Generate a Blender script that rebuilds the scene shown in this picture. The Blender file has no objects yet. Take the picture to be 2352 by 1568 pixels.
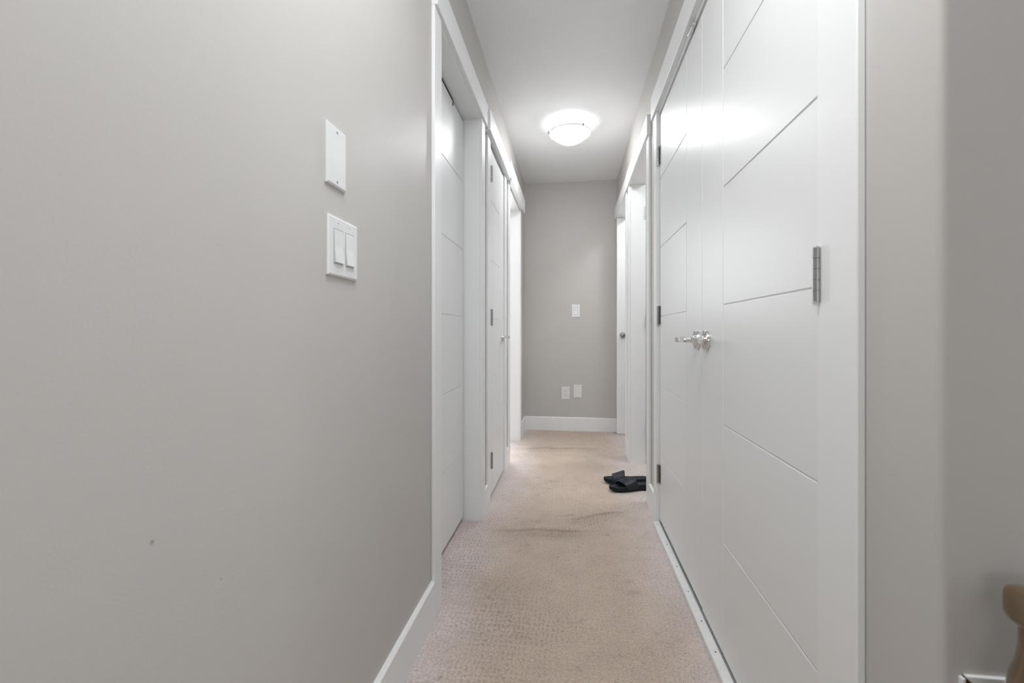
import bpy, bmesh, math, random
import numpy as np
from mathutils import Vector, Matrix
random.seed(7)
C = bpy.context.scene.collection
scn = bpy.context.scene

# ------------------------------------------------------------ camera, world, lights, exposure
F_PX, VPX, VPY, CAM_H = 1045.0, 1313.0, 764.0, 0.959
YAW = math.atan((VPX-1176)/F_PX)
cd = bpy.data.cameras.new('camera'); cam = bpy.data.objects.new('camera', cd); C.objects.link(cam)
cd.sensor_fit = 'HORIZONTAL'; cd.sensor_width = 36.0; cd.lens = F_PX/2352*36
cd.shift_y = -(784-VPY)/2352.0
cd.clip_start = 0.02
cam.location = (0, 0, CAM_H); cam.rotation_euler = (math.pi/2, 0, YAW)
cd.dof.use_dof = True; cd.dof.focus_distance = 2.8; cd.dof.aperture_fstop = 5.0
scn.camera = cam

w = bpy.data.worlds.new('world'); scn.world = w; w.use_nodes = True
bg = w.node_tree.nodes['Background']; bg.inputs[0].default_value = (0.9, 0.95, 1.0, 1); bg.inputs[1].default_value = 0.05

def area(name, loc, rot, sx, sy, power, col=(1, 1, 1)):
    l = bpy.data.lights.new(name, 'AREA'); l.shape = 'RECTANGLE'; l.size = sx; l.size_y = sy
    l.energy = power; l.color = col
    o = bpy.data.objects.new(name, l); o.location = loc; o.rotation_euler = rot; C.objects.link(o)
    return o
R = math.radians
LC_ = (0.945, 0.975, 1.0)      # white balance of the photograph: neutral to slightly cool
# energies (W): ceiling lamp, bedroom and bath lights, plus added unseen fills
P_REAR, P_SIDE, P_BED, P_BATH, P_ALC, P_BULB, LAMP_EMIT, P_LAND, P_HALL, P_DOWN, P_BED2 = 36.0, 9.0, 10.0, 11.0, 7.5, 0.10, 28.0, 1.5, 6.5, 9.3, 38.0
area('rear_fill', (-0.4, -8.05, 1.45), (R(90), 0, 0), 3.4, 1.9, P_REAR, LC_)        # unseen fill light added far behind the camera
area('stair_side_fill', (2.25, -0.15, 1.35), (R(90), 0, R(90)), 1.2, 1.5, P_SIDE, LC_)    # side fill added right of the camera for the near left wall
area('window_light_bedroom', (-2.95, 3.75, 1.45), (R(90), 0, R(-90)), 1.5, 1.2, P_BED, (0.93, 0.975, 1.0))  # bedroom window behind the open doorway
area('window_light_bedroom_side', (-1.15, 5.15, 1.65), (R(-90), 0, 0), 0.9, 1.0, P_BED2, (0.93, 0.975, 1.0))  # second bedroom window, mirrored in the closet doors
area('lamp_light_bath', (1.25, 2.95, 2.40), (0, 0, 0), 0.4, 0.4, P_BATH, LC_)
area('alcove_fill', (0.95, 4.02, 2.40), (0, 0, 0), 0.2, 0.2, P_ALC, LC_)  # unseen light added to brighten the far right door and end wall
area('landing_fill', (0.9, -1.6, 2.42), (0, 0, 0), 0.5, 0.5, P_LAND, LC_)  # unseen overhead fill added behind the camera
hl = bpy.data.lights.new('hall_fill', 'POINT'); hl.energy = P_HALL; hl.shadow_soft_size = 0.12; hl.color = LC_   # added fill light overhead, out of frame, no fixture there
ho = bpy.data.objects.new('hall_fill', hl); ho.location = (-0.01, 0.50, 2.02); C.objects.link(ho)
area('hall_fill_down', (-0.01, 0.56, 2.425), (0, 0, 0), 0.5, 0.3, P_DOWN, LC_)  # added downward fill for the near doors, walls and floor
bl = bpy.data.lights.new('lamp_bulb', 'POINT'); bl.energy = P_BULB; bl.shadow_soft_size = 0.015; bl.color = LC_
bo = bpy.data.objects.new('lamp_bulb', bl); bo.location = (-0.01, 3.130, 2.400); C.objects.link(bo)
scn.view_settings.view_transform = 'Standard'
scn.view_settings.look = 'None'
scn.view_settings.exposure = 0.42
scn.view_settings.gamma = 1.0
scn.view_settings.use_curve_mapping = False

# ------------------------------------------------------------ materials
def mat(name, col, rough=0.5, metal=0.0, bump=None, spec=0.5, coat=0.0, vary=None):
    m = bpy.data.materials.new(name); m.use_nodes = True
    nt = m.node_tree; b = nt.nodes['Principled BSDF']
    b.inputs['Base Color'].default_value = (*col, 1); b.inputs['Roughness'].default_value = rough
    b.inputs['Metallic'].default_value = metal; b.inputs['Specular IOR Level'].default_value = spec
    b.inputs['Coat Weight'].default_value = coat
    tc = nt.nodes.new('ShaderNodeTexCoord')
    if bump:
        sc, st, dist = bump
        n = nt.nodes.new('ShaderNodeTexNoise'); n.inputs['Scale'].default_value = sc; n.inputs['Detail'].default_value = 3
        nt.links.new(tc.outputs['Object'], n.inputs['Vector'])
        bp = nt.nodes.new('ShaderNodeBump'); bp.inputs['Strength'].default_value = st; bp.inputs['Distance'].default_value = dist
        nt.links.new(n.outputs['Fac'], bp.inputs['Height']); nt.links.new(bp.outputs['Normal'], b.inputs['Normal'])
    if vary:
        sc, amt = vary
        n = nt.nodes.new('ShaderNodeTexNoise'); n.inputs['Scale'].default_value = sc; n.inputs['Detail'].default_value = 4
        nt.links.new(tc.outputs['Object'], n.inputs['Vector'])
        rp = nt.nodes.new('ShaderNodeValToRGB')
        rp.color_ramp.elements[0].position = 0.3; rp.color_ramp.elements[1].position = 0.7
        rp.color_ramp.elements[0].color = (*[c*(1-amt) for c in col], 1); rp.color_ramp.elements[1].color = (*[min(1, c*(1+amt)) for c in col], 1)
        nt.links.new(n.outputs['Fac'], rp.inputs['Fac']); nt.links.new(rp.outputs['Color'], b.inputs['Base Color'])
    return m

def scuffed_wall(name, col, spots):
    m = mat(name, col, 0.42, bump=(260, 0.12, 0.002), spec=0.16)
    nt = m.node_tree; b = nt.nodes['Principled BSDF']
    geo = nt.nodes.new('ShaderNodeNewGeometry')
    n = nt.nodes.new('ShaderNodeTexNoise'); n.inputs['Scale'].default_value = 2.2; n.inputs['Detail'].default_value = 4
    nt.links.new(geo.outputs['Position'], n.inputs['Vector'])
    rp = nt.nodes.new('ShaderNodeValToRGB')
    rp.color_ramp.elements[0].position = 0.25; rp.color_ramp.elements[1].position = 0.6
    rp.color_ramp.elements[0].color = (*[c*0.965 for c in col], 1); rp.color_ramp.elements[1].color = (*col, 1)
    nt.links.new(n.outputs['Fac'], rp.inputs['Fac'])
    last = rp.outputs['Color']
    for (p, r, k) in spots:
        d = nt.nodes.new('ShaderNodeVectorMath'); d.operation = 'DISTANCE'; d.inputs[1].default_value = p
        nt.links.new(geo.outputs['Position'], d.inputs[0])
        mr = nt.nodes.new('ShaderNodeMapRange'); mr.interpolation_type = 'SMOOTHSTEP'
        mr.inputs['From Min'].default_value = 0; mr.inputs['From Max'].default_value = r
        mr.inputs['To Min'].default_value = k; mr.inputs['To Max'].default_value = 1
        nt.links.new(d.outputs['Value'], mr.inputs['Value'])
        mx = nt.nodes.new('ShaderNodeVectorMath'); mx.operation = 'SCALE'
        nt.links.new(last, mx.inputs[0]); nt.links.new(mr.outputs['Result'], mx.inputs['Scale'])
        last = mx.outputs['Vector']
    nt.links.new(last, b.inputs['Base Color'])
    return m

WALLC = (0.565, 0.545, 0.523)
M = {}
M['wall'] = mat('wall_paint', WALLC, 0.5, bump=(260, 0.10, 0.002), spec=0.18, vary=(2.2, 0.02))
M['wall_marked'] = scuffed_wall('wall_paint_with_marks', WALLC, [((-0.465, 0.452, 0.725), 0.0042, 0.45), ((-0.465, 0.553, 0.630), 0.003, 0.75),
     ((-0.465, 1.245, 0.665), 0.006, 0.93), ((-0.465, 1.10, 0.52), 0.02, 0.97), ((-0.465, 0.80, 0.50), 0.03, 0.975)])
M['ceiling'] = mat('ceiling_texture', (0.92, 0.925, 0.925), 0.9, bump=(115, 0.40, 0.006), spec=0.2)
M['trim'] = mat('white_trim_paint', (0.87, 0.88, 0.88), 0.38, bump=(60, 0.03, 0.002), spec=0.35)
M['door'] = mat('white_door_paint', (0.84, 0.85, 0.85), 0.35, bump=(420, 0.07, 0.0012), spec=0.28)
M['dark'] = mat('dark_gap_shade', (0.03, 0.028, 0.026), 0.9)  # shade inside a door gap, given as a colour
M['chrome'] = mat('polished_chrome', (0.78, 0.78, 0.78), 0.10, 1.0)
M['steel'] = mat('satin_steel', (0.40, 0.395, 0.39), 0.27, 1.0)
M['knob'] = mat('satin_nickel', (0.36, 0.35, 0.335), 0.3, 1.0)
M['plate'] = mat('white_plastic', (0.78, 0.785, 0.785), 0.16)
M['rocker'] = mat('white_switch_plastic', (0.77, 0.775, 0.775), 0.12)
M['slot'] = mat('outlet_slots', (0.05, 0.05, 0.05), 0.6)
M['sill'] = mat('painted_sill', (0.80, 0.80, 0.79), 0.5, bump=(90, 0.25, 0.0022), vary=(40, 0.03))
M['nail'] = mat('nail_steel', (0.10, 0.10, 0.10), 0.5, 0.5)
M['gap_shade'] = mat('grey_gap_shade', (0.33, 0.33, 0.33), 0.6, vary=(30, 0.15))  # grey standing for shade under the closet doors and in narrow gaps
M['sole'] = mat('black_rubber', (0.0065, 0.0078, 0.011), 0.5, spec=0.28, bump=(500, 0.2, 0.001))
M['footbed'] = mat('blue_black_footbed', (0.008, 0.016, 0.030), 0.42, spec=0.45, bump=(300, 0.3, 0.001))
M['strap'] = mat('black_strap', (0.009, 0.014, 0.024), 0.40, spec=0.45, bump=(600, 0.2, 0.001))
M['emblem'] = mat('black_moulded_emblem', (0.006, 0.007, 0.010), 0.3)
M['oak'] = mat('varnished_oak', (0.125, 0.076, 0.034), 0.20, coat=1.0, bump=(14, 0.05, 0.004), vary=(18, 0.25))
M['notch'] = mat('dark_brown_wood', (0.05, 0.024, 0.011), 0.5)

def lamp_glass(nm, em, bc=0.9):
    m = bpy.data.materials.new(nm); m.use_nodes = True; nt = m.node_tree; b = nt.nodes['Principled BSDF']
    b.inputs['Base Color'].default_value = (bc, bc, bc*0.99, 1); b.inputs['Roughness'].default_value = 0.2
    tc = nt.nodes.new('ShaderNodeTexCoord')
    n = nt.nodes.new('ShaderNodeTexNoise'); n.inputs['Scale'].default_value = 14; n.inputs['Distortion'].default_value = 2.0; n.inputs['Detail'].default_value = 4
    nt.links.new(tc.outputs['Object'], n.inputs['Vector'])
    mr = nt.nodes.new('ShaderNodeMapRange'); mr.inputs['From Min'].default_value = 0.3; mr.inputs['From Max'].default_value = 0.7
    mr.inputs['To Min'].default_value = em*0.8; mr.inputs['To Max'].default_value = em*1.2
    nt.links.new(n.outputs['Fac'], mr.inputs['Value'])
    b.inputs['Emission Color'].default_value = (0.965, 0.98, 1.0, 1)
    nt.links.new(mr.outputs['Result'], b.inputs['Emission Strength'])
    return m
M['lampglass'] = lamp_glass('alabaster_glass', LAMP_EMIT); M['lampglass_in_dim'] = lamp_glass('alabaster_glass_inner_dim', min(LAMP_EMIT, 2.2)); M['lampglass_rim_dim'] = lamp_glass('alabaster_glass_rim_dim', min(LAMP_EMIT, 0.40), 0.5)  # inner and rim copies dimmed to limit the halo and show the edge

def carpet_mat():
    m = bpy.data.materials.new('cut_and_loop_carpet'); m.use_nodes = True; nt = m.node_tree; b = nt.nodes['Principled BSDF']
    N = nt.nodes.new; L = nt.links.new
    b.inputs['Roughness'].default_value = 0.95; b.inputs['Specular IOR Level'].default_value = 0.1
    b.inputs['Sheen Weight'].default_value = 0.15
    geo = N('ShaderNodeNewGeometry')
    def attr(n):
        a = N('ShaderNodeAttribute'); a.attribute_name = n; return a.outputs['Fac']
    def mth(op, a, c=None):
        x = N('ShaderNodeMath'); x.operation = op
        for i, v in enumerate((a, c)):
            if v is None: continue
            if isinstance(v, (int, float)): x.inputs[i].default_value = v
            else: L(v, x.inputs[i])
        return x.outputs[0]
    def noise(scale, detail=3, rough=0.5):
        n = N('ShaderNodeTexNoise'); n.inputs['Scale'].default_value = scale; n.inputs['Detail'].default_value = detail
        n.inputs['Roughness'].default_value = rough; L(geo.outputs['Position'], n.inputs['Vector']); return n.outputs['Fac']
    def ramp(v, p0, p1, c0, c1):
        r = N('ShaderNodeValToRGB'); r.color_ramp.elements[0].position = p0; r.color_ramp.elements[1].position = p1
        r.color_ramp.elements[0].color = (*c0, 1); r.color_ramp.elements[1].color = (*c1, 1); L(v, r.inputs['Fac']); return r.outputs['Color']
    base = ramp(attr('wear'), 0.0, 1.0, (0.69, 0.605, 0.575), (0.585, 0.475, 0.385))
    mul = mth('SUBTRACT', 1.0, attr('stain_shade'))
    sep = N('ShaderNodeSeparateXYZ'); L(geo.outputs['Position'], sep.inputs[0])
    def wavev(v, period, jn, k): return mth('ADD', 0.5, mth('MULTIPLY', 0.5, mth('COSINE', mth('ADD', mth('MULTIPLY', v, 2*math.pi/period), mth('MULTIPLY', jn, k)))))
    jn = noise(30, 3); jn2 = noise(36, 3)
    dots = mth('MULTIPLY', wavev(sep.outputs[0], 0.0158, jn, 11.0), wavev(sep.outputs[1], 0.0245, jn2, 12.0))  # pile pattern; the dots also paint the shade of the low loops
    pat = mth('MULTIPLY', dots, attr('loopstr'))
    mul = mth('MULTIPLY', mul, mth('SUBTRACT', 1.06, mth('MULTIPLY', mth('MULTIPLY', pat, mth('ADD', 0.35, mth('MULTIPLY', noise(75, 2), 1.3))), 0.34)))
    fib = noise(330, 3, 0.75)
    mul = mth('MULTIPLY', mul, mth('ADD', 0.06, mth('MULTIPLY', fib, 1.90)))
    med = noise(120, 3, 0.6)
    mul = mth('MULTIPLY', mul, mth('ADD', 0.66, mth('MULTIPLY', med, 0.68)))
    big = noise(9, 4, 0.6)
    mul = mth('MULTIPLY', mul, mth('ADD', 0.84, mth('MULTIPLY', big, 0.32)))
    # small dark flecks between the fibres
    fl = N('ShaderNodeMapRange'); fl.inputs['From Min'].default_value = 0.60; fl.inputs['From Max'].default_value = 0.68
    fl.inputs['To Min'].default_value = 1.0; fl.inputs['To Max'].default_value = 0.42
    L(noise(165, 3, 0.6), fl.inputs['Value']); mul = mth('MULTIPLY', mul, fl.outputs['Result'])
    sc = N('ShaderNodeVectorMath'); sc.operation = 'SCALE'; L(base, sc.inputs[0]); L(mul, sc.inputs['Scale'])
    L(sc.outputs['Vector'], b.inputs['Base Color'])
    bp = N('ShaderNodeBump'); bp.inputs['Strength'].default_value = 0.7; bp.inputs['Distance'].default_value = 0.004
    L(mth('SUBTRACT', mth('ADD', fib, mth('MULTIPLY', med, 0.8)), mth('MULTIPLY', pat, 0.8)), bp.inputs['Height']); L(bp.outputs['Normal'], b.inputs['Normal'])
    return m
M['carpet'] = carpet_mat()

# ------------------------------------------------------------ helpers
WLOC = {}
class MB:
    def __init__(s): s.bm = bmesh.new()
    def box(s, x0, x1, y0, y1, z0, z1, bev=0.0, seg=1, edges=None):
        x0, x1 = min(x0, x1), max(x0, x1); y0, y1 = min(y0, y1), max(y0, y1); z0, z1 = min(z0, z1), max(z0, z1)
        g = bmesh.ops.create_cube(s.bm, size=1.0)['verts']
        for v in g:
            v.co = Vector(((x0+x1)/2+v.co.x*(x1-x0), (y0+y1)/2+v.co.y*(y1-y0), (z0+z1)/2+v.co.z*(z1-z0)))
        if bev:
            es = list({e for v in g for e in v.link_edges})
            if edges: es = [e for e in es if edges((e.verts[0].co+e.verts[1].co)/2)]
            bmesh.ops.bevel(s.bm, geom=es, offset=bev, segments=seg, affect='EDGES', profile=0.5)
        return s
    def lathe(s, prof, origin, axis=(0, 0, 1), n=32, caps=True):
        a = Vector(axis).normalized(); o = Vector(origin)
        u = a.orthogonal().normalized(); v = a.cross(u)
        rings = []
        for (r, h) in prof:
            if r < 1e-6: rings.append([s.bm.verts.new(o+a*h)]); continue
            rings.append([s.bm.verts.new(o+a*h+(u*math.cos(2*math.pi*i/n)+v*math.sin(2*math.pi*i/n))*r) for i in range(n)])
        for p, q in zip(rings[:-1], rings[1:]):
            for i in range(n):
                j = (i+1) % n
                f = [p[i % len(p)], p[j % len(p)], q[j % len(q)], q[i % len(q)]]
                f = list(dict.fromkeys(f))
                if len(f) > 2:
                    try: s.bm.faces.new(f)
                    except ValueError: pass
        if caps:
            for rg in (rings[0], rings[-1]):
                if len(rg) > 2:
                    try: s.bm.faces.new(rg)
                    except ValueError: pass
        return s
    def cyl(s, p0, p1, r, n=20, r1=None):
        p0, p1 = Vector(p0), Vector(p1); d = p1-p0
        b = min(r*0.15, d.length*0.2); r1 = r if r1 is None else r1
        return s.lathe([(r-b, 0), (r, b), (r1, d.length-b), (r1-b, d.length)], p0, d, n)
    def loft(s, secs, close=True, cap=True):
        rings = [[s.bm.verts.new(Vector(p)) for p in sec] for sec in secs]
        n = len(rings[0])
        for p, q in zip(rings[:-1], rings[1:]):
            for i in range(n if close else n-1):
                j = (i+1) % n
                s.bm.faces.new((p[i], p[j], q[j], q[i]))
        if cap and close:
            s.bm.faces.new(rings[0]); s.bm.faces.new(rings[-1])
        return s
    def bar(s, path, hw, ht, up=(0, 0, 1), rnd=0.35):
        """flat rounded bar swept along a path; hw: half height along up, ht: half thickness"""
        path = [Vector(p) for p in path]; up = Vector(up); secs = []
        for i, p in enumerate(path):
            t = (path[min(i+1, len(path)-1)]-path[max(i-1, 0)]).normalized()
            sd = t.cross(up).normalized(); k = rnd*min(hw, ht)*1.0
            pts = [(hw, ht-k), (hw-k, ht), (-hw+k, ht), (-hw, ht-k), (-hw, -ht+k), (-hw+k, -ht), (hw-k, -ht), (hw, -ht+k)]
            secs.append([p+up*a+sd*c for a, c in pts])
        return s.loft(secs)
    def build(s, name, m, parent=None, local=False, smooth=False):
        bm = s.bm
        bmesh.ops.recalc_face_normals(bm, faces=bm.faces)
        me = bpy.data.meshes.new(name)
        if parent is None:
            xs = [v.co for v in bm.verts]
            o = Vector(((min(c.x for c in xs)+max(c.x for c in xs))/2, (min(c.y for c in xs)+max(c.y for c in xs))/2, min(c.z for c in xs)))
            if not local: bmesh.ops.translate(bm, verts=bm.verts, vec=-o)
        elif not local:
            o = Vector((0, 0, 0)); bmesh.ops.translate(bm, verts=bm.verts, vec=-WLOC[parent.name])
        bm.to_mesh(me); bm.free(); me.materials.append(m)
        if smooth:
            me.polygons.foreach_set('use_smooth', [True]*len(me.polygons))
            me.set_sharp_from_angle(angle=R(38))
        ob = bpy.data.objects.new(name, me); C.objects.link(ob)
        if parent is None:
            if not local: ob.location = o
            WLOC[ob.name] = o if not local else Vector((0, 0, 0))
        else:
            ob.parent = parent; WLOC[ob.name] = WLOC[parent.name].copy()
        return ob

def tag(o, label, cat, group=None, kind=None):
    o['label'] = label; o['category'] = cat
    if group: o['group'] = group
    if kind: o['kind'] = kind
    return o
def thing(name, loc, label, cat, group=None, kind=None, rotz=0):
    o = bpy.data.objects.new(name, None); o.empty_display_size = 0.05; C.objects.link(o)
    o.location = loc; o.rotation_euler = (0, 0, rotz); WLOC[o.name] = Vector(loc)
    return tag(o, label, cat, group, kind)
ST = 'structure'

# ------------------------------------------------------------ key planes (metres)
XL, XR = -0.465, 0.433          # corridor wall faces
LC, RC = -0.452, 0.420          # door casing faces
YEND, CEIL = 4.50, 2.44
HJ = 2.047                      # underside of the head jambs
BBH = 0.132

# ------------------------------------------------------------ floor (carpet with relief, wrinkles and wear)
def gauss(d, s): return np.exp(-(d/s)**2)
def make_floor():
    fx = np.concatenate([np.linspace(-3.2, -0.62, 8)[:-1], np.arange(-0.62, 0.6201, 0.0055), np.linspace(0.62, 2.4, 8)[1:]])
    fy = np.concatenate([np.linspace(-8.4, 0.95, 12)[:-1], np.arange(0.95, 4.62, 0.0065), np.linspace(4.62, 5.4, 4)[1:]])
    X, Y = np.meshgrid(fx, fy)
    rng = np.random.RandomState(3)
    def smooth_noise(scale, seed):
        r = np.random.RandomState(seed); out = np.zeros_like(X)
        for k in range(14):
            a = r.uniform(0, 2*np.pi); f = r.uniform(0.5, 1.6)/scale
            out += np.sin((np.cos(a)*X+np.sin(a)*Y)*2*np.pi*f + r.uniform(0, 6.28))
        return out/np.sqrt(14)*1.2
    jit = 0.0018*smooth_noise(0.09, 1); jit2 = 0.0022*smooth_noise(0.11, 2)
    PX, PY = 0.0305, 0.040
    lat = np.cos(2*np.pi*(X+jit)/PX)*np.cos(2*np.pi*(Y+jit2)/PY)      # staggered tufts
    loop = np.clip(0.5-0.5*lat*1.15, 0, 1)                             # 1 in the low loops between the tufts
    inside = ((np.abs(X) < 0.62) & (Y > 0.95) & (Y < 4.62)).astype(float)
    path = np.exp(-np.abs((X+0.01-0.03*np.sin(Y*2.1))/0.37)**4)
    wear = np.clip(path*1.25-0.12+0.10*smooth_noise(0.35, 5)+0.25*gauss(Y-3.9, 0.9)*(np.abs(X) < 0.46), 0, 1)
    wear *= 1-0.9*gauss(X+0.40, 0.14)*gauss(Y-2.9, 0.55)
    wear *= 1-0.75*gauss(X-0.37, 0.13)*gauss(Y-3.35, 0.25)
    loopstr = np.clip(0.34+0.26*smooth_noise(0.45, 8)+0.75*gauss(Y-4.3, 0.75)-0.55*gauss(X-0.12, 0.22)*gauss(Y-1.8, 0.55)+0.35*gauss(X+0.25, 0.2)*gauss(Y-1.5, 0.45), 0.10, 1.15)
    stain_shade = np.zeros_like(X)  # real stains plus painted shade along the creases
    def ell(cx, cy, sx, sy, ang, k, rag=0.6):
        c, s = math.cos(ang), math.sin(ang); dx, dy = X-cx, Y-cy
        a = (dx*c+dy*s)/sx; b2 = (-dx*s+dy*c)/sy
        g = np.exp(-(a*a+b2*b2))
        return k*g*(1-rag*0.5+rag*0.5*smooth_noise(0.035, int(abs(cx*100)+abs(cy*70))+20))
    for e in [(-0.29, 1.70, 0.17, 0.055, 0.12, 0.20), (-0.27, 1.60, 0.12, 0.06, 0.1, 0.12), (0.219, 1.80, 0.018, 0.013, 0.0, 0.32), (0.178, 1.835, 0.012, 0.010, 0, 0.22), (0.225, 1.725, 0.030, 0.016, 0.4, 0.26),
              (-0.131, 2.95, 0.030, 0.012, -0.3, 0.42), (-0.135, 2.80, 0.008, 0.006, 0, 0.45), (0.10, 3.58, 0.028, 0.012, -0.3, 0.40), (0.06, 3.66, 0.012, 0.012, 0, 0.38), (0.18, 3.18, 0.010, 0.006, 0, 0.4),
              (-0.03, 2.40, 0.06, 0.010, 0.2, 0.24), (-0.18, 2.31, 0.03, 0.012, 0, 0.22), (0.02, 2.02, 0.012, 0.012, 0, 0.2), (-0.40, 1.92, 0.018, 0.003, -0.9, 0.35),
              (-0.10, 2.16, 0.16, 0.035, 0.05, 0.13), (-0.22, 1.45, 0.14, 0.10, 0.3, 0.09), (0.16, 1.37, 0.15, 0.08, 0.0, 0.10), (0.12, 3.30, 0.22, 0.10, 0.1, 0.10), (-0.30, 3.84, 0.20, 0.05, 0.0, 0.16),
              (0.0, 3.55, 0.25, 0.12, 0, 0.06), (0.33, 1.55, 0.05, 0.25, 0, 0.06), (0.05, 2.6, 0.12, 0.12, 0, 0.05)]:
        stain_shade += ell(*e)
    for _ in range(120):      # fine crumbs and flecks
        cx, cy = rng.uniform(-0.4, 0.38), rng.uniform(1.1, 3.4); sz = rng.uniform(0.004, 0.009)
        stain_shade += 0.22*np.exp(-(((X-cx)/sz)**2+((Y-cy)/(sz*0.8))**2))
    # creases in the stretched carpet
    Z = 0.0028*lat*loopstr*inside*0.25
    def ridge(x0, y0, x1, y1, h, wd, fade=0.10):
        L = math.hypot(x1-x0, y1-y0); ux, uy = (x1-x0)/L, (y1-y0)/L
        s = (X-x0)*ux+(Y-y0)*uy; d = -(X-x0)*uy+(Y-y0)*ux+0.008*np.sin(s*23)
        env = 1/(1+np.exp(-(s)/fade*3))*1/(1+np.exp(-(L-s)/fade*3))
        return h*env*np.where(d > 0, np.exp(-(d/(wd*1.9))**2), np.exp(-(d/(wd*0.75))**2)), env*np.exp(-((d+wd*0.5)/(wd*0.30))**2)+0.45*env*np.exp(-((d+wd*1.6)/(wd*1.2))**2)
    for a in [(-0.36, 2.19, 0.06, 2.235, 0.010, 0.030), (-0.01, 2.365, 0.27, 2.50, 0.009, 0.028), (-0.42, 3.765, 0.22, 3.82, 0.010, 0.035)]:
        z, dk = ridge(*a); Z += z*inside; stain_shade += 0.24*dk  # crease shade is darkened into the carpet colour
    nx, ny = len(fx), len(fy)
    co = np.stack([X.ravel(), Y.ravel(), Z.ravel()], 1).astype(np.float32)
    idx = np.arange(nx*ny).reshape(ny, nx)
    q = np.stack([idx[:-1, :-1], idx[:-1, 1:], idx[1:, 1:], idx[1:, :-1]], -1).reshape(-1, 4)
    me = bpy.data.meshes.new('floor'); me.vertices.add(len(co)); me.vertices.foreach_set('co', co.ravel())
    me.loops.add(q.size); me.loops.foreach_set('vertex_index', q.ravel().astype(np.int32))
    me.polygons.add(len(q)); me.polygons.foreach_set('loop_start', np.arange(0, q.size, 4, dtype=np.int32)); me.polygons.foreach_set('loop_total', np.full(len(q), 4, dtype=np.int32))
    me.update(calc_edges=True); me.validate()
    me.polygons.foreach_set('use_smooth', [True]*len(me.polygons))
    for n, a in (('wear', wear), ('stain_shade', np.clip(stain_shade, 0, 0.6)), ('loop', loop), ('loopstr', loopstr)):
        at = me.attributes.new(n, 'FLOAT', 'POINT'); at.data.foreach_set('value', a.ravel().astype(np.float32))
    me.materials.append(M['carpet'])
    o = bpy.data.objects.new('floor', me); C.objects.link(o); WLOC['floor'] = Vector((0, 0, 0))
    tag(o, 'beige patterned corridor carpet with wrinkles, worn middle and small stains', 'carpet', kind=ST)
make_floor()
b = MB(); b.box(-3.2, 2.4, -8.4, 5.4, CEIL, CEIL+0.1)
tag(b.build('ceiling', M['ceiling']), 'white orange-peel textured ceiling above the corridor', 'ceiling', kind=ST)

# ------------------------------------------------------------ walls
def wall_run(b, xa, xb, y0, y1, holes):
    y = y0
    for (h0, h1, top) in holes:
        h0 -= 0.02; h1 += 0.02
        b.box(xa, xb, y, h0, 0, CEIL); b.box(xa, xb, h0, h1, top, CEIL); y = h1
    if y < y1: b.box(xa, xb, y, y1, 0, CEIL)
L1, L2, L3 = (1.556, 2.275), (2.524, 3.082), (3.35, 4.04)
R1, R2, R3 = (0.852, 2.348), (2.668, 3.430), (3.685, 4.40)
b = MB(); wall_run(b, XL-0.10, XL, -1.2, YEND+0.1, [(*L1, HJ+0.02), (*L2, HJ+0.02), (*L3, HJ+0.02)])
tag(b.build('wall_left', M['wall_marked']), 'long beige wall on the left with light switches', 'wall', kind=ST)
b = MB()
b.box(XR, XR+0.10, 0.60, R1[0]-0.02, 0, CEIL, 0.010, 4, edges=lambda c: abs(c.z-CEIL/2) < 0.1 and c.y < 0.61 and c.x < XR+0.01)
wall_run(b, XR, XR+0.10, R1[0]-0.02, YEND+0.1, [(R1[0], R1[1], HJ+0.02), (*R2, HJ+0.02), (R3[0], R3[1]+0.04, HJ+0.02)])
tag(b.build('wall_right', M['wall'], smooth=True), 'beige wall on the right between and above the white doors', 'wall', kind=ST)
b = MB(); b.box(XL, XR, YEND, YEND+0.1, 0, CEIL)
tag(b.build('wall_end', M['wall']), 'beige end wall of the corridor with switch and outlets', 'wall', kind=ST)
b = MB(); b.box(XR+0.10, 2.35, 0.60, 0.70, 0, CEIL)
tag(b.build('wall_stair', M['wall']), 'shaded grey wall at the right edge beside the stair rail', 'wall', kind=ST)
b = MB(); b.box(-3.2, 2.4, -8.4, -8.3, 0, CEIL); b.box(-3.2, -3.1, -8.3, -1.2, 0, CEIL); b.box(-3.1, XL-0.10, -1.3, -1.2, 0, CEIL)
tag(b.build('wall_rear', M['wall']), 'beige wall behind the camera', 'wall', kind=ST)
b = MB(); b.box(2.3, 2.4, -8.3, 0.60, 0, CEIL)
tag(b.build('wall_landing', M['wall']), 'beige wall of the stair landing right of the camera', 'wall', kind=ST)
# rooms behind the open doorways
b = MB(); b.box(-3.1, XL-0.10, 2.95, 3.05, 0, CEIL); b.box(-3.1, XL-0.10, 5.2, 5.3, 0, CEIL); b.box(-3.2, -3.1, 2.95, 5.3, 0, CEIL)
tag(b.build('wall_bedroom', M['wall']), 'beige bedroom walls behind the open left doorway', 'wall', kind=ST)
b = MB(); b.box(XR+0.10, 2.2, 2.42, 2.52, 0, CEIL); b.box(XR+0.10, 2.2, 3.52, 3.60, 0, CEIL); b.box(2.2, 2.3, 2.42, 3.60, 0, CEIL)
tag(b.build('wall_bath', M['wall']), 'beige walls of the side room behind the open right doorway', 'wall', kind=ST)
b = MB(); b.box(1.25, 1.35, 3.60, 4.44, 0, CEIL); b.box(XR+0.10, 1.35, 4.44, 4.60, 0, CEIL)
tag(b.build('wall_alcove', M['wall']), 'beige walls of the small alcove at the far right', 'wall', kind=ST)

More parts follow.
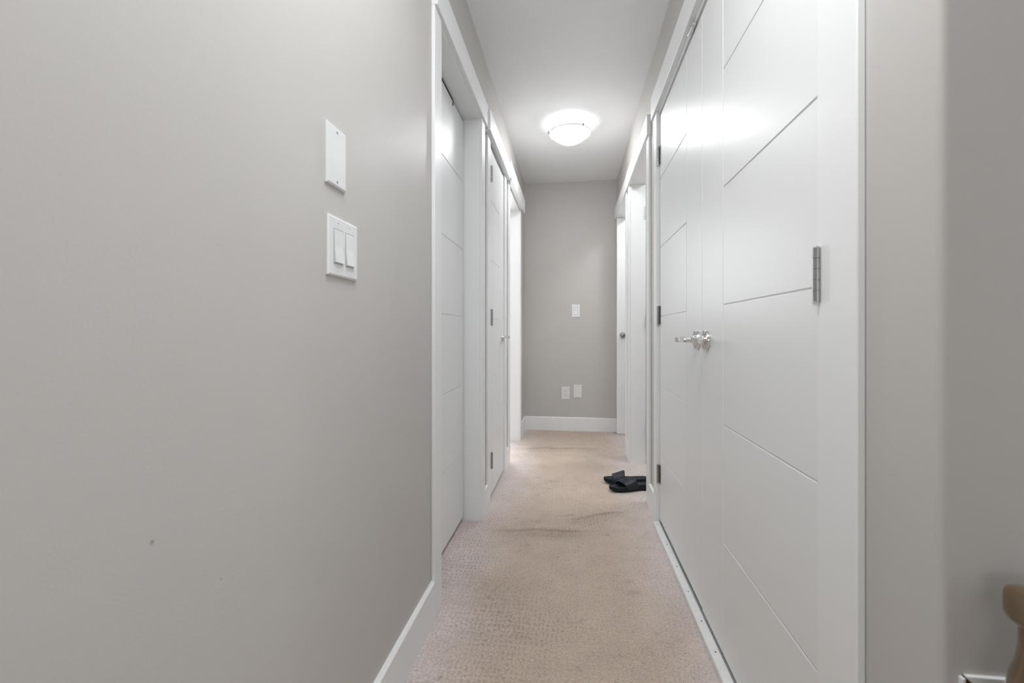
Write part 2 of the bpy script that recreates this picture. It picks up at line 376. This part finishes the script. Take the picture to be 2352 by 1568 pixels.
# ------------------------------------------------------------ baseboards
def baseboard(name, side, y0, y1, label):
    b = MB(); t = 0.013
    if side == 'L': b.box(XL, XL+t, y0, y1, 0, BBH, 0.006, 1, edges=lambda c: c.z > BBH-0.01 and c.x > XL+0.01)
    elif side == 'R': b.box(XR-t, XR, y0, y1, 0, BBH, 0.006, 1, edges=lambda c: c.z > BBH-0.01 and c.x < XR-0.01)
    tag(b.build(name, M['trim']), label, 'baseboard', kind=ST)
baseboard('baseboard_left', 'L', -1.2, 1.470, 'long white baseboard at the bottom left running toward the camera')
baseboard('baseboard_left', 'L', 2.36, 2.444, 'short white baseboard piece between the first two left doors')
baseboard('baseboard_left', 'L', 3.168, 3.265, 'short white baseboard piece between narrow left door and open doorway')
baseboard('baseboard_left', 'L', 4.125, YEND, 'white baseboard piece in the far left corner')
baseboard('baseboard_right', 'R', 2.425, 2.577, 'short white baseboard piece between closet and open right doorway')
baseboard('baseboard_right', 'R', 3.516, 3.60, 'short white baseboard piece between the two far right doorways')
baseboard('baseboard_right', 'R', 0.60, 0.734, 'white baseboard piece under the beige wall right of the closet')
b = MB(); b.box(XL, XR, YEND-0.013, YEND, 0, BBH, 0.006, 1, edges=lambda c: c.z > BBH-0.01 and c.y < YEND-0.01)
tag(b.build('baseboard_end', M['trim']), 'white baseboard along the corridor end wall', 'baseboard', kind=ST)

# ------------------------------------------------------------ door casings
CW = 0.086
def casing(n, side, y0, y1, label, hdr=None, hfront=None, near=True, far=True, cw_near=CW, cw_far=CW, stop=None, depth=0.10, hz=(2.054, 2.166)):
    s = 1 if side == 'R' else -1
    wall, face = (XR, RC) if side == 'R' else (XL, LC)
    t = thing('trim_%d' % n, (wall, (y0+y1)/2, 0), label, 'door casing', kind=ST)
    e = 0.004
    if near: MB().box(face, wall, y0-cw_near, y0-e, 0, hz[0], 0.002).build('side_casing', M['trim'], t)
    if far: MB().box(face, wall, y1+e, y1+cw_far, 0, hz[0], 0.002).build('side_casing', M['trim'], t)
    h0, h1 = hdr
    MB().box(hfront, wall, h0, h1, hz[0], hz[1], 0.002).build('header_casing', M['trim'], t)
    j = MB(); xo = wall - s*0.0015; xi = wall + s*depth
    j.box(xo, xi, y0-0.02, y0, 0, HJ); j.box(xo, xi, y1, y1+0.02, 0, HJ); j.box(xo, xi, y0-0.02, y1+0.02, HJ, HJ+0.02)
    if stop is not None:
        a, c = stop
        j.box(a, c, y0, y0+0.010, 0, HJ-0.010); j.box(a, c, y1-0.010, y1, 0, HJ-0.010); j.box(a, c, y0, y1, HJ-0.010, HJ)
    j.build('door_jamb', M['trim'], t)
    return t
casing(1, 'L', *L1, 'white casing framing the first, deeply recessed door on the left', (1.470, 2.400), -0.442)
casing(2, 'L', *L2, 'white casing framing the narrow hinged door on the left', (2.400, 3.195), -0.431, cw_near=0.08, hz=(2.046, 2.158))
casing(3, 'L', *L3, 'white casing of the bright open doorway at far left', (3.195, 4.175), -0.426, depth=0.105, hz=(2.060, 2.180))
casing(4, 'R', *R1, 'white casing around the double closet doors on the right', (0.70, 2.450), 0.409, cw_near=0.115, cw_far=0.077, depth=0.12, hz=(2.064, 2.178))
casing(5, 'R', *R2, 'white casing of the open right doorway behind the slides', (2.572, 3.560), 0.409, cw_near=0.091, hz=(2.046, 2.158), depth=0.105)
casing(6, 'R', R3[0], R3[1], 'white casing of the last doorway at far right', (3.560, YEND), 0.409, far=False, hz=(2.046, 2.150))

# ------------------------------------------------------------ doors
GROOVES = (0.353, 0.692, 1.040, 1.381, 1.722)
def leaf(b, x, inward, ya, yb, z0, z1, stile_y=None, g=0.0033, rec=0.0022, th=0.036, both=None):
    """leaf in a plane of constant x, front face at x, body going inward (+1/-1). stile_y: y of the vertical groove"""
    b.box(x+inward*rec, x+inward*th, ya, yb, z0, z1)
    def pan(y0, y1, za, zb): b.box(x, x+inward*(rec+0.0006), y0, y1, za, zb, 0.0011)
    if stile_y is None: lo, hi = ya, yb
    elif stile_y > (ya+yb)/2: pan(stile_y+g/2, yb, z0, z1); lo, hi = ya, stile_y-g/2
    else: pan(ya, stile_y-g/2, z0, z1); lo, hi = stile_y+g/2, yb
    zs = [z0]+list(GROOVES)+[z1]
    for i in range(len(zs)-1):
        pan(lo, hi, zs[i]+(g/2 if i else 0), zs[i+1]-(g/2 if i < len(zs)-2 else 0))
    return b
def hinge(parent, x, y, z, out, h=0.092, toward=1, proud=0.005, pw=0.013, back=0.0):
    """butt hinge: knuckles stand proud of the door face; out = direction of the corridor (+/-1 in x)"""
    r = 0.0062; cx = x+out*proud
    b = MB(); seg = h/5
    for i in range(5): b.lathe([(r*0.93, 0), (r, 0.0004), (r, seg-0.0008), (r*0.93, seg-0.0004)], (cx, y-toward*back, z-h/2+i*seg), (0, 0, 1), 14)
    b.box(x+out*0.0004, x+out*0.0026, y, y+toward*pw, z-h/2, z+h/2, 0.0004)
    if back: b.box(x+out*0.0015, cx, y-toward*(back-0.002), y-toward*(back-0.005), z-h/2, z+h/2)
    hg = b.build('hinge', M['steel'], parent, smooth=True)
    p = MB(); p.lathe([(0.0, -0.003), (0.004, -0.002), (0.0046, 0), (0.0046, h), (0.004, h+0.002), (0, h+0.003)], (cx, y-toward*back, z-h/2), (0, 0, 1), 12)
    p.build('hinge_pin', M['chrome'], hg, smooth=True)
def lever(parent, x, y, z, out, direc, L=0.112):
    """lever handle on a round rose; direc: +/-1 along y"""
    b = MB(); o = out
    b.cyl((x+o*0.008, y, z), (x+o*0.050, y, z), 0.0100, 20)
    path = []
    for i in range(13):
        u = i/12
        path.append((x+o*(0.044+0.010*math.sin(u*math.pi*0.5)-0.004*u), y+direc*(-0.010+u*L), z+0.0015*math.sin(u*6.0)))
    b.bar(path, 0.0085, 0.0048)
    h = b.build('lever_handle', M['chrome'], parent, smooth=True)
    r = MB(); r.lathe([(0.031, 0), (0.0325, 0.001), (0.0325, 0.0085), (0.0315, 0.0098), (0.012, 0.0098)], (x, y, z), (o, 0, 0), 40)
    r.lathe([(0.0145, 0.0095), (0.0145, 0.014), (0.0125, 0.0155), (0.009, 0.0155)], (x, y, z), (o, 0, 0), 28)
    r.build('rosette', M['chrome'], h, smooth=True)
    s = MB()
    for dz in (-0.0225, 0.0225): s.lathe([(0.0034, 0.0096), (0.0034, 0.0106), (0, 0.0108)], (x, y, z+dz), (o, 0, 0), 12)
    s.build('rosette_screws', M['steel'], h, smooth=True)
    return h

# left door 1: recessed, flush at the back of its jamb
XD1 = -0.548
t = thing('door_1', (XD1, 1.9, 0), 'nearest white door on the left, set deep in its frame', 'door', kind=ST)
leaf(MB(), XD1, -1, L1[0]+0.002, L1[1]-0.009, 0.022, 2.034, stile_y=L1[0]+0.11).build('door_leaf', M['door'], t)
b = MB(); b.box(XD1-0.030, XD1-0.012, L1[1]-0.010, L1[1]-0.0005, 0.01, 2.045); b.build('gap_shade_strip', M['dark'], t)  # dark strip standing in for the shade of the gap
b = MB(); b.box(XD1-0.034, XD1+0.0, 1.80, 2.06, 2.036, 2.0455); b.box(XD1+0.0005, XD1+0.003, 2.056, 2.064, 2.014, 2.036, 0.0008)
for k in range(5): b.box(XD1-0.002, XD1+0.0015, 1.90+0.03*k, 1.914+0.03*k, 2.035+0.0015*(k % 2), 2.040)
b.build('track_guide', M['slot'], t)
# left door 2
XD2 = -0.464
t = thing('door_2', (XD2, 2.8, 0), 'narrow white door on the left with three hinges and chrome lever', 'door', kind=ST)
leaf(MB(), XD2, -1, L2[0]+0.003, L2[1]-0.003, 0.020, 2.030, stile_y=2.905).build('door_leaf', M['door'], t)
for z in (1.855, 1.046, 0.239): hinge(t, XD2, L2[0]+0.006, z, 1, toward=1, proud=0.0175)
lever(t, XD2, 3.025, 0.930, 1, -1)
# closet double doors
XD3 = 0.436; SEAM = 1.602
t = thing('door_3', (XD3, 1.23, 0), 'nearer leaf of the white double closet on the right', 'door', kind=ST)
leaf(MB(), XD3, 1, R1[0]+0.002, SEAM-0.0013, 0.026, 2.036, stile_y=1.390).build('door_leaf', M['door'], t)
for z in (1.850, 1.059, 0.258): hinge(t, XD3, R1[0]+0.003, z, -1, toward=1, proud=0.0200, pw=0.037, back=0.015)
lever(t, XD3, 1.545, 0.935, -1, -1)
t = thing('door_4', (XD3, 1.98, 0), 'farther leaf of the white double closet on the right', 'door', kind=ST)
leaf(MB(), XD3, 1, SEAM+0.0013, R1[1]-0.003, 0.031, 2.036, stile_y=1.812).build('door_leaf', M['door'], t)
for z in (1.840, 1.047, 0.258): hinge(t, XD3, R1[1]-0.008, z, -1, toward=-1, proud=0.010, pw=0.020)
lever(t, XD3, 1.656, 0.935, -1, 1)
# roller catch on the head of the closet frame
b = MB(); b.box(0.420, 0.434, 1.66, 1.735, HJ-0.004, HJ+0.004, 0.001); b.cyl((0.424, 1.675, HJ-0.005), (0.424, 1.722, HJ-0.005), 0.005, 14)
tag(b.build('roller_catch', M['chrome'], smooth=True), 'small chrome catch under the closet door header', 'door catch')
# open right door (swung into the side room)
t = thing('door_5', (0.545, 3.43, 0), 'open white door leaf seen edge-on inside the right doorway', 'door', kind=ST)
bb = MB(); leaf(bb, 0, -1, 0, 0.74, 0.018, 2.03, stile_y=0.66)
for v in bb.bm.verts: v.co = Vector((0.551+v.co.y, 3.432-v.co.x, v.co.z))
bb.build('door_leaf', M['door'], t)
for z in (1.845, 1.047, 0.250):
    b = MB(); b.lathe([(0.0058, 0), (0.0062, 0.001), (0.0062, 0.091), (0.0058, 0.092)], (0.5445, 3.4225, z-0.046), (0, 0, 1), 14)
    b.build('hinge', M['steel'], t, smooth=True)
b = MB(); b.box(0.5385, 0.5505, 3.438, 3.52, 0.01, 2.05); b.build('gap_shade_strip', M['gap_shade'], t)  # grey strip painted as the shaded gap at the hinges
# closed door facing the camera at the far right
t = thing('door_6', (0.80, 4.40, 0), 'white door facing the camera at far right with round nickel knob', 'door', kind=ST)
bb = MB(); bb.box(0, -0.036, 0.0, 0.76, 0.004, HJ-0.003, 0.001)
for v in bb.bm.verts: v.co = Vector((0.424+v.co.y, 4.392-v.co.x, v.co.z))
bb.build('door_leaf', M['trim'], t)
b = MB(); kx, kz = 0.477, 0.937
b.lathe([(0.0, 0.060), (0.012, 0.0595), (0.021, 0.055), (0.0245, 0.046), (0.022, 0.036), (0.013, 0.029), (0.010, 0.022), (0.010, 0.006), (0.026, 0.005), (0.027, 0.0)], (kx, 4.392, kz), (0, -1, 0), 28)
b.build('door_knob', M['knob'], t, smooth=True)

# ------------------------------------------------------------ closet sill strip
t = thing('trim_7', (0.418, 1.55, 0), 'white nailed carpet edge strip along the closet sill', 'threshold', kind=ST)
b = MB(); b.box(0.404, 0.433, 0.60, 2.344, 0.0, 0.020, 0.002); b.build('edge_strip', M['sill'], t)
b = MB(); b.box(0.433, 0.475, 0.84, 2.348, 0.0, 0.016); b.build('sill_board', M['gap_shade'], t)  # ledge coloured grey for the shade below the closet doors
for y in (2.31, 2.09, 1.90, 1.72, 1.55, 1.405, 1.278, 1.15, 1.02):
    b = MB(); b.lathe([(0.0026, 0.0195), (0.0024, 0.0208), (0.0, 0.0211)], (0.4195, y, 0), (0, 0, 1), 12); b.build('nail_head', M['nail'], t)

# ------------------------------------------------------------ switch and outlet plates
def plate_mesh(b, w, h, d=0.0062):
    """local: plate in the xz plane, front toward -y"""
    b.loft([[(-w/2, 0, -h/2), (w/2, 0, -h/2), (w/2, 0, h/2), (-w/2, 0, h/2)],
            [(-w/2, -d*0.55, -h/2), (w/2, -d*0.55, -h/2), (w/2, -d*0.55, h/2), (-w/2, -d*0.55, h/2)],
            [(-w/2+0.0035, -d, -h/2+0.0035), (w/2-0.0035, -d, -h/2+0.0035), (w/2-0.0035, -d, h/2-0.0035), (-w/2+0.0035, -d, h/2-0.0035)]])
def screw(b, x, z, d=0.0062):
    b.lathe([(0.0028, d-0.0002), (0.0026, d+0.0006), (0, d+0.0009)], (x, 0, z), (0, -1, 0), 12)
def rocker(b, x, z, d=0.0062, tilt=1):
    w, h = 0.033, 0.066
    pts = []
    a0, a1 = (0.0045, 0.0005) if tilt > 0 else (0.0005, 0.0045)
    sec = lambda xx: [(xx, -d+0.001, z-h/2), (xx, -d-a0, z-h/2+0.0015), (xx, -d-0.0016, z), (xx, -d-a1, z+h/2-0.0015), (xx, -d+0.001, z+h/2)]
    b.loft([sec(x-w/2), sec(x+w/2)])
def wallplate(name, loc, rotz, w, h, label, cat, kind):
    t = thing(name, loc, label, cat, rotz=rotz)
    b = MB(); plate_mesh(b, w, h); b.build('cover_plate', M['plate'], t, local=True)
    xs = {'double': (-0.023, 0.023)}.get(kind, (0.0,))
    for x in xs:
        dz = {'outlet': 0.0, 'rocker': 0.0485, 'double': 0.0485, 'blank': 0.0485}[kind]
        for q in ((dz, -dz) if dz else (0.0,)):
            s = MB(); screw(s, x, q); s.build('screw', M['knob'] if kind == 'blank' else M['plate'], t, local=True)
    if kind in ('rocker', 'double'):
        for x in xs:
            f = MB()
            for (a, c, e, g) in ((-0.0178, 0.0178, 0.0335, 0.0345), (-0.0178, 0.0178, -0.0345, -0.0335), (-0.0178, -0.0168, -0.0345, 0.0345), (0.0168, 0.0178, -0.0345, 0.0345)):
                f.box(x+a, x+c, -0.0064, -0.0040, e, g)
            f.build('switch_gap', M['gap_shade'], t, local=True)
            b = MB(); rocker(b, x, 0); b.build('rocker_switch', M['rocker'], t, local=True)
    if kind == 'outlet':
        b = MB(); b.box(-0.0165, 0.0165, -0.0074, -0.004, -0.033, 0.033, 0.001); rc = b.build('receptacle', M['plate'], t, local=True)
        for zc in (-0.0185, 0.0195):
            q = MB()
            q.box(-0.0072, -0.0052, -0.0077, -0.0070, zc-0.001, zc+0.0075); q.box(0.0052, 0.0072, -0.0077, -0.0070, zc+0.0, zc+0.0072)
            q.lathe([(0.0026, 0.0070), (0.0026, 0.0077), (0, 0.0077)], (0, 0, zc-0.0075), (0, -1, 0), 12)
            o = q.build('outlet_slots', M['slot'], rc, local=True); o['kind'] = 'stuff'
    return t
HP = math.pi/2
wallplate('blank_wall_plate', (XL, 0.846, 1.305), HP, 0.074, 0.118, 'glossy white blank plate on the left wall above the double switch', 'wall plate', 'blank')
wallplate('double_light_switch', (XL, 0.873, 1.129), HP, 0.120, 0.117, 'white two-rocker light switch on the left wall below the blank plate', 'light switch', 'double')
wallplate('light_switch', (0.040, YEND, 1.172), 0, 0.080, 0.124, 'white single light switch on the end wall', 'light switch', 'rocker')
wallplate('power_outlet', (-0.059, YEND, 0.369), 0, 0.080, 0.124, 'white double power outlet low on the end wall', 'outlet', 'outlet')
wallplate('blank_wall_plate', (0.059, YEND, 0.388), 0, 0.080, 0.124, 'white blank plate low on the end wall right of the outlet', 'wall plate', 'blank')

# ------------------------------------------------------------ ceiling lamp
lx, ly = -0.012, 3.255
t = thing('ceiling_light', (lx, ly, CEIL), 'lit white glass dome light on the corridor ceiling', 'ceiling lamp')
b = MB(); b.lathe([(0.105, 0), (0.105, -0.028), (0.098, -0.044), (0.03, -0.048), (0.0, -0.048)], (lx+0.004, ly+0.016, CEIL), (0, 0, 1), 48); b.build('lamp_base', M['trim'], t, smooth=True)
def dome(b):
    R0, H, zr = 0.150, 0.083, CEIL-0.062
    outer = [(R0, 0.004), (R0+0.001, 0.0), (0.1485, -0.005), (0.1435, -0.010)]
    for i in range(1, 13):
        a = i/12*math.pi/2
        sq = math.sin(a)
        outer.append((0.139*(1-sq)**0.56 if i < 12 else 0.0, -0.012-(H-0.012)*sq))
    inner = [(max(r-0.004, 0.0), z+0.004) for r, z in outer[2:-1]]+[(0.0, -H+0.004)]
    prof = [(0.0, -H+0.004)]+inner[::-1][1:]+[(R0-0.004, 0.002)]+outer
    b.lathe(prof, (lx, ly, zr), (0, 0, 1), 64, caps=False)
b = MB(); dome(b); gl = b.build('glass_shade', M['lampglass'], t, smooth=True)
gl.data.materials.append(M['lampglass_in_dim']); gl.data.materials.append(M['lampglass_rim_dim'])
for p in gl.data.polygons:
    c = p.center+WLOC[t.name]*0
    if p.normal.z > 0.05 or c.x*p.normal.x+c.y*p.normal.y < -1e-6: p.material_index = 1
    if c.z > -0.062-0.0125 and (p.material_index == 0 or c.xy.length > 0.136): p.material_index = 2
for ang in (R(97-150), R(190), R(75)):
    cx, cy = lx+0.151*math.cos(ang), ly+0.151*math.sin(ang)
    b = MB(); ux, uy = math.cos(ang), math.sin(ang)
    b.lathe([(0.0, 0.010), (0.0045, 0.009), (0.005, 0.004), (0.005, -0.010), (0.0, -0.011)], (cx, cy, CEIL-0.062), (0, 0, 1), 12)
    b.bar([(cx, cy, CEIL-0.054), (lx+0.11*ux, ly+0.11*uy, CEIL-0.034), (lx+0.08*ux, ly+0.08*uy, CEIL-0.028)], 0.0015, 0.004)
    b.build('shade_clip', M['steel'], t, smooth=True)

# ------------------------------------------------------------ slides
def slide(loc, ang, label, mirror=1, emblem=False):
    """toe at the local origin, heel toward +x; mirror: outer side"""
    t = thing('slide_sandal', loc, label, 'slipper', group='pair of black slides by the doorway', rotz=ang)
    L = 0.280
    def half(u):   # half widths (inner, outer) along the length
        pts = [(0, 0.008), (0.03, 0.021), (0.09, 0.034), (0.20, 0.0445), (0.33, 0.0485), (0.50, 0.042), (0.66, 0.036), (0.82, 0.0355), (0.93, 0.030), (0.98, 0.019), (1.0, 0.008)]
        for (a, p), (c, q) in zip(pts[:-1], pts[1:]):
            if a <= u <= c: return p+(q-p)*(u-a)/(c-a)
    def bend(u): return mirror*0.008*math.sin(u*math.pi*1.2-0.4)
    us = [0, 0.008, 0.03, 0.06, 0.1]+[0.1+0.84*i/22 for i in range(1, 23)]+[0.965, 0.985, 1.0]
    def bot(u): return 0.015*max(0, 1-u/0.22)**2+0.003*max(0, (u-0.9)/0.1)**2
    def top(u): return 0.027+0.008*u+0.004*max(0, 1-u/0.25)**2
    secs = []
    for u in us:
        h, x, o = half(u), u*L, bend(u); zb, zt = bot(u), top(u)
        secs.append([(x, o+k*h, z) for k, z in ((-0.86, zb), (0.86, zb), (0.97, zb+0.005), (1.02, (zb+zt)/2), (1.0, zt-0.001), (0.95, zt+0.0012), (0.90, zt-0.001), (0.87, zt-0.007), (-0.87, zt-0.007), (-0.90, zt-0.001), (-0.95, zt+0.0012), (-1.0, zt-0.001), (-1.02, (zb+zt)/2), (-0.97, zb+0.005))])
    MB().loft(secs).build('sole', M['sole'], t, local=True, smooth=True)
    secs = []
    for u in us[2:-1]:
        h, x, o, zt = half(u)*0.885, u*L, bend(u), top(u)-0.0045
        dip = 0.0030
        secs.append([(x, o+k*h, zt-0.0006-dip*(1-k*k)+0.0025*abs(k)) for k in (-1, -0.7, -0.35, 0, 0.35, 0.7, 1)]+[(x, o+k*h, zt-0.008) for k in (1, -1)])
    MB().loft(secs).build('footbed', M['footbed'], t, local=True, smooth=True)
    # broad strap
    N, K = 18, 9
    def strap_pt(v, q, off):
        u = (0.19 if mirror > 0 else 0.17)+0.25*v+(0.17*(1-q) if mirror > 0 else 0.05*q)+0.02*math.sin(q*math.pi)*(v-0.6)
        h, o = half(u)+0.004, bend(u)
        a = math.pi*q
        cy = -math.cos(a); cz = math.sin(a)
        H = 0.022+(0.020 if mirror > 0 else 0.026)*v
        z0 = 0.014
        yy = o+(h+off)*math.copysign(abs(cy)**0.75, cy); zz = z0+(H+top(u)-z0-0.004+off)*abs(cz)**0.62
        return (u*L, yy, zz)
    b = MB()
    g1 = [[b.bm.verts.new(strap_pt(i/(K-1), j/N, 0.0)) for j in range(N+1)] for i in range(K)]
    g2 = [[b.bm.verts.new(strap_pt(i/(K-1), j/N, 0.0045)) for j in range(N+1)] for i in range(K)]
    for i in range(K-1):
        for j in range(N):
            b.bm.faces.new((g1[i][j], g1[i+1][j], g1[i+1][j+1], g1[i][j+1])); b.bm.faces.new((g2[i][j], g2[i][j+1], g2[i+1][j+1], g2[i+1][j]))
    for j in range(N):
        b.bm.faces.new((g1[0][j], g1[0][j+1], g2[0][j+1], g2[0][j])); b.bm.faces.new((g1[-1][j], g2[-1][j], g2[-1][j+1], g1[-1][j+1]))
    for i in range(K-1):
        b.bm.faces.new((g1[i][0], g2[i][0], g2[i+1][0], g1[i+1][0])); b.bm.faces.new((g1[i][-1], g1[i+1][-1], g2[i+1][-1], g2[i][-1]))
    st = b.build('strap', M['strap'], t, local=True, smooth=True)
    # raised edge seams across the strap
    b = MB()
    for v in (0.10, 0.86):
        b.bar([strap_pt(v, j/N, 0.0052) for j in range(1, N)], 0.0012, 0.0012, up=(1, 0, 0))
    b.build('strap_edge_seam', M['strap'], st, local=True, smooth=True)
    if emblem:
        b = MB()
        def blob(v, q, r): b.lathe([(r, 0), (r*0.8, 0.0007), (0, 0.0009)], strap_pt(v, q, 0.0043), Vector(strap_pt(v, q, 0.02))-Vector(strap_pt(v, q, 0.0)), 10)
        def stroke(pp, r=0.0016): b.bar([strap_pt(v, q, 0.0052) for v, q in pp], r, 0.0009, up=(0.3, 0, 1))
        stroke([(0.34, 0.42), (0.26, 0.39), (0.24, 0.34), (0.30, 0.30), (0.38, 0.31)]); stroke([(0.30, 0.33), (0.36, 0.36)]); blob(0.40, 0.34, 0.0022)
        stroke([(0.48, 0.47), (0.40, 0.50), (0.42, 0.56), (0.50, 0.58)]); stroke([(0.46, 0.53), (0.56, 0.50), (0.62, 0.54)]); blob(0.52, 0.44, 0.0022); blob(0.58, 0.58, 0.0022); blob(0.44, 0.42, 0.002)
        b.build('strap_emblem', M['emblem'], st, local=True, smooth=True)
    return t
slide((0.226, 2.806, 0.002), R(17), 'black slide sandal nearer the camera, with moulded emblem on its strap', 1, True)
slide((0.205, 2.962, 0.002), R(5), 'black slide sandal farther back, partly hidden behind the nearer one', -1, False)

# ------------------------------------------------------------ stair railing and block at the right edge
t = thing('stair_railing', (0.53, 0.50, 0), 'varnished oak handrail end on turned post at the lower right corner', 'handrail')
rail = MB()
def rail_sec(y, z, k, x=0.503):
    pts = []
    for i in range(24):
        a = 2*math.pi*i/24
        w, h = 0.031, (0.019 if math.sin(a) > 0 else 0.023)
        pts.append((x+k*w*math.copysign(abs(math.cos(a))**0.40, math.cos(a)), y, z+k*h*math.copysign(abs(math.sin(a))**0.5, math.sin(a))))
    return pts
z0 = 0.664
rail.loft([rail_sec(0.5745, z0, 0.80), rail_sec(0.573, z0, 0.90), rail_sec(0.568, z0, 0.97), rail_sec(0.560, z0, 1.0), rail_sec(-0.15, z0-0.01, 1.0)])
rail.build('handrail', M['oak'], t, smooth=True)
b = MB()
b.lathe([(0.024, 0.0), (0.024, 0.03), (0.030, 0.05), (0.030, 0.30), (0.024, 0.32), (0.029, 0.335), (0.024, 0.35), (0.028, 0.38), (0.035, 0.44), (0.039, 0.49), (0.039, 0.53), (0.0365, 0.565), (0.0332, 0.588), (0.0285, 0.605), (0.0264, 0.622), (0.0260, 0.652)], (0.5030, 0.548, 0), (0, 0, 1), 32)
b.build('turned_post', M['oak'], t, smooth=True)
b = MB(); b.lathe([(0.0385, 0.535), (0.0415, 0.543), (0.0415, 0.551), (0.0370, 0.560)], (0.5030, 0.548, 0), (0, 0, 1), 32, caps=False); b.build('post_ring', M['oak'], t, smooth=True)
t = thing('wall_block', (0.48, 0.60, 0.5), 'small white block with dark brown notch on wall below the handrail end', 'trim block')
b = MB()
b.loft([[(0.4570, yy, 0.5580), (0.511, yy, 0.5580), (0.511, yy, 0.44), (0.486, yy, 0.5300), (0.4570, yy, 0.5560)] for yy in (0.595, 0.60)])
b.box(0.4515, 0.4550, 0.5935, 0.60, 0.44, 0.556, 0.0005)
b.build('white_cap', M['trim'], t)
b = MB(); b.box(0.4550, 0.500, 0.598, 0.60, 0.44, 0.5565); b.build('brown_notch', M['notch'], t)
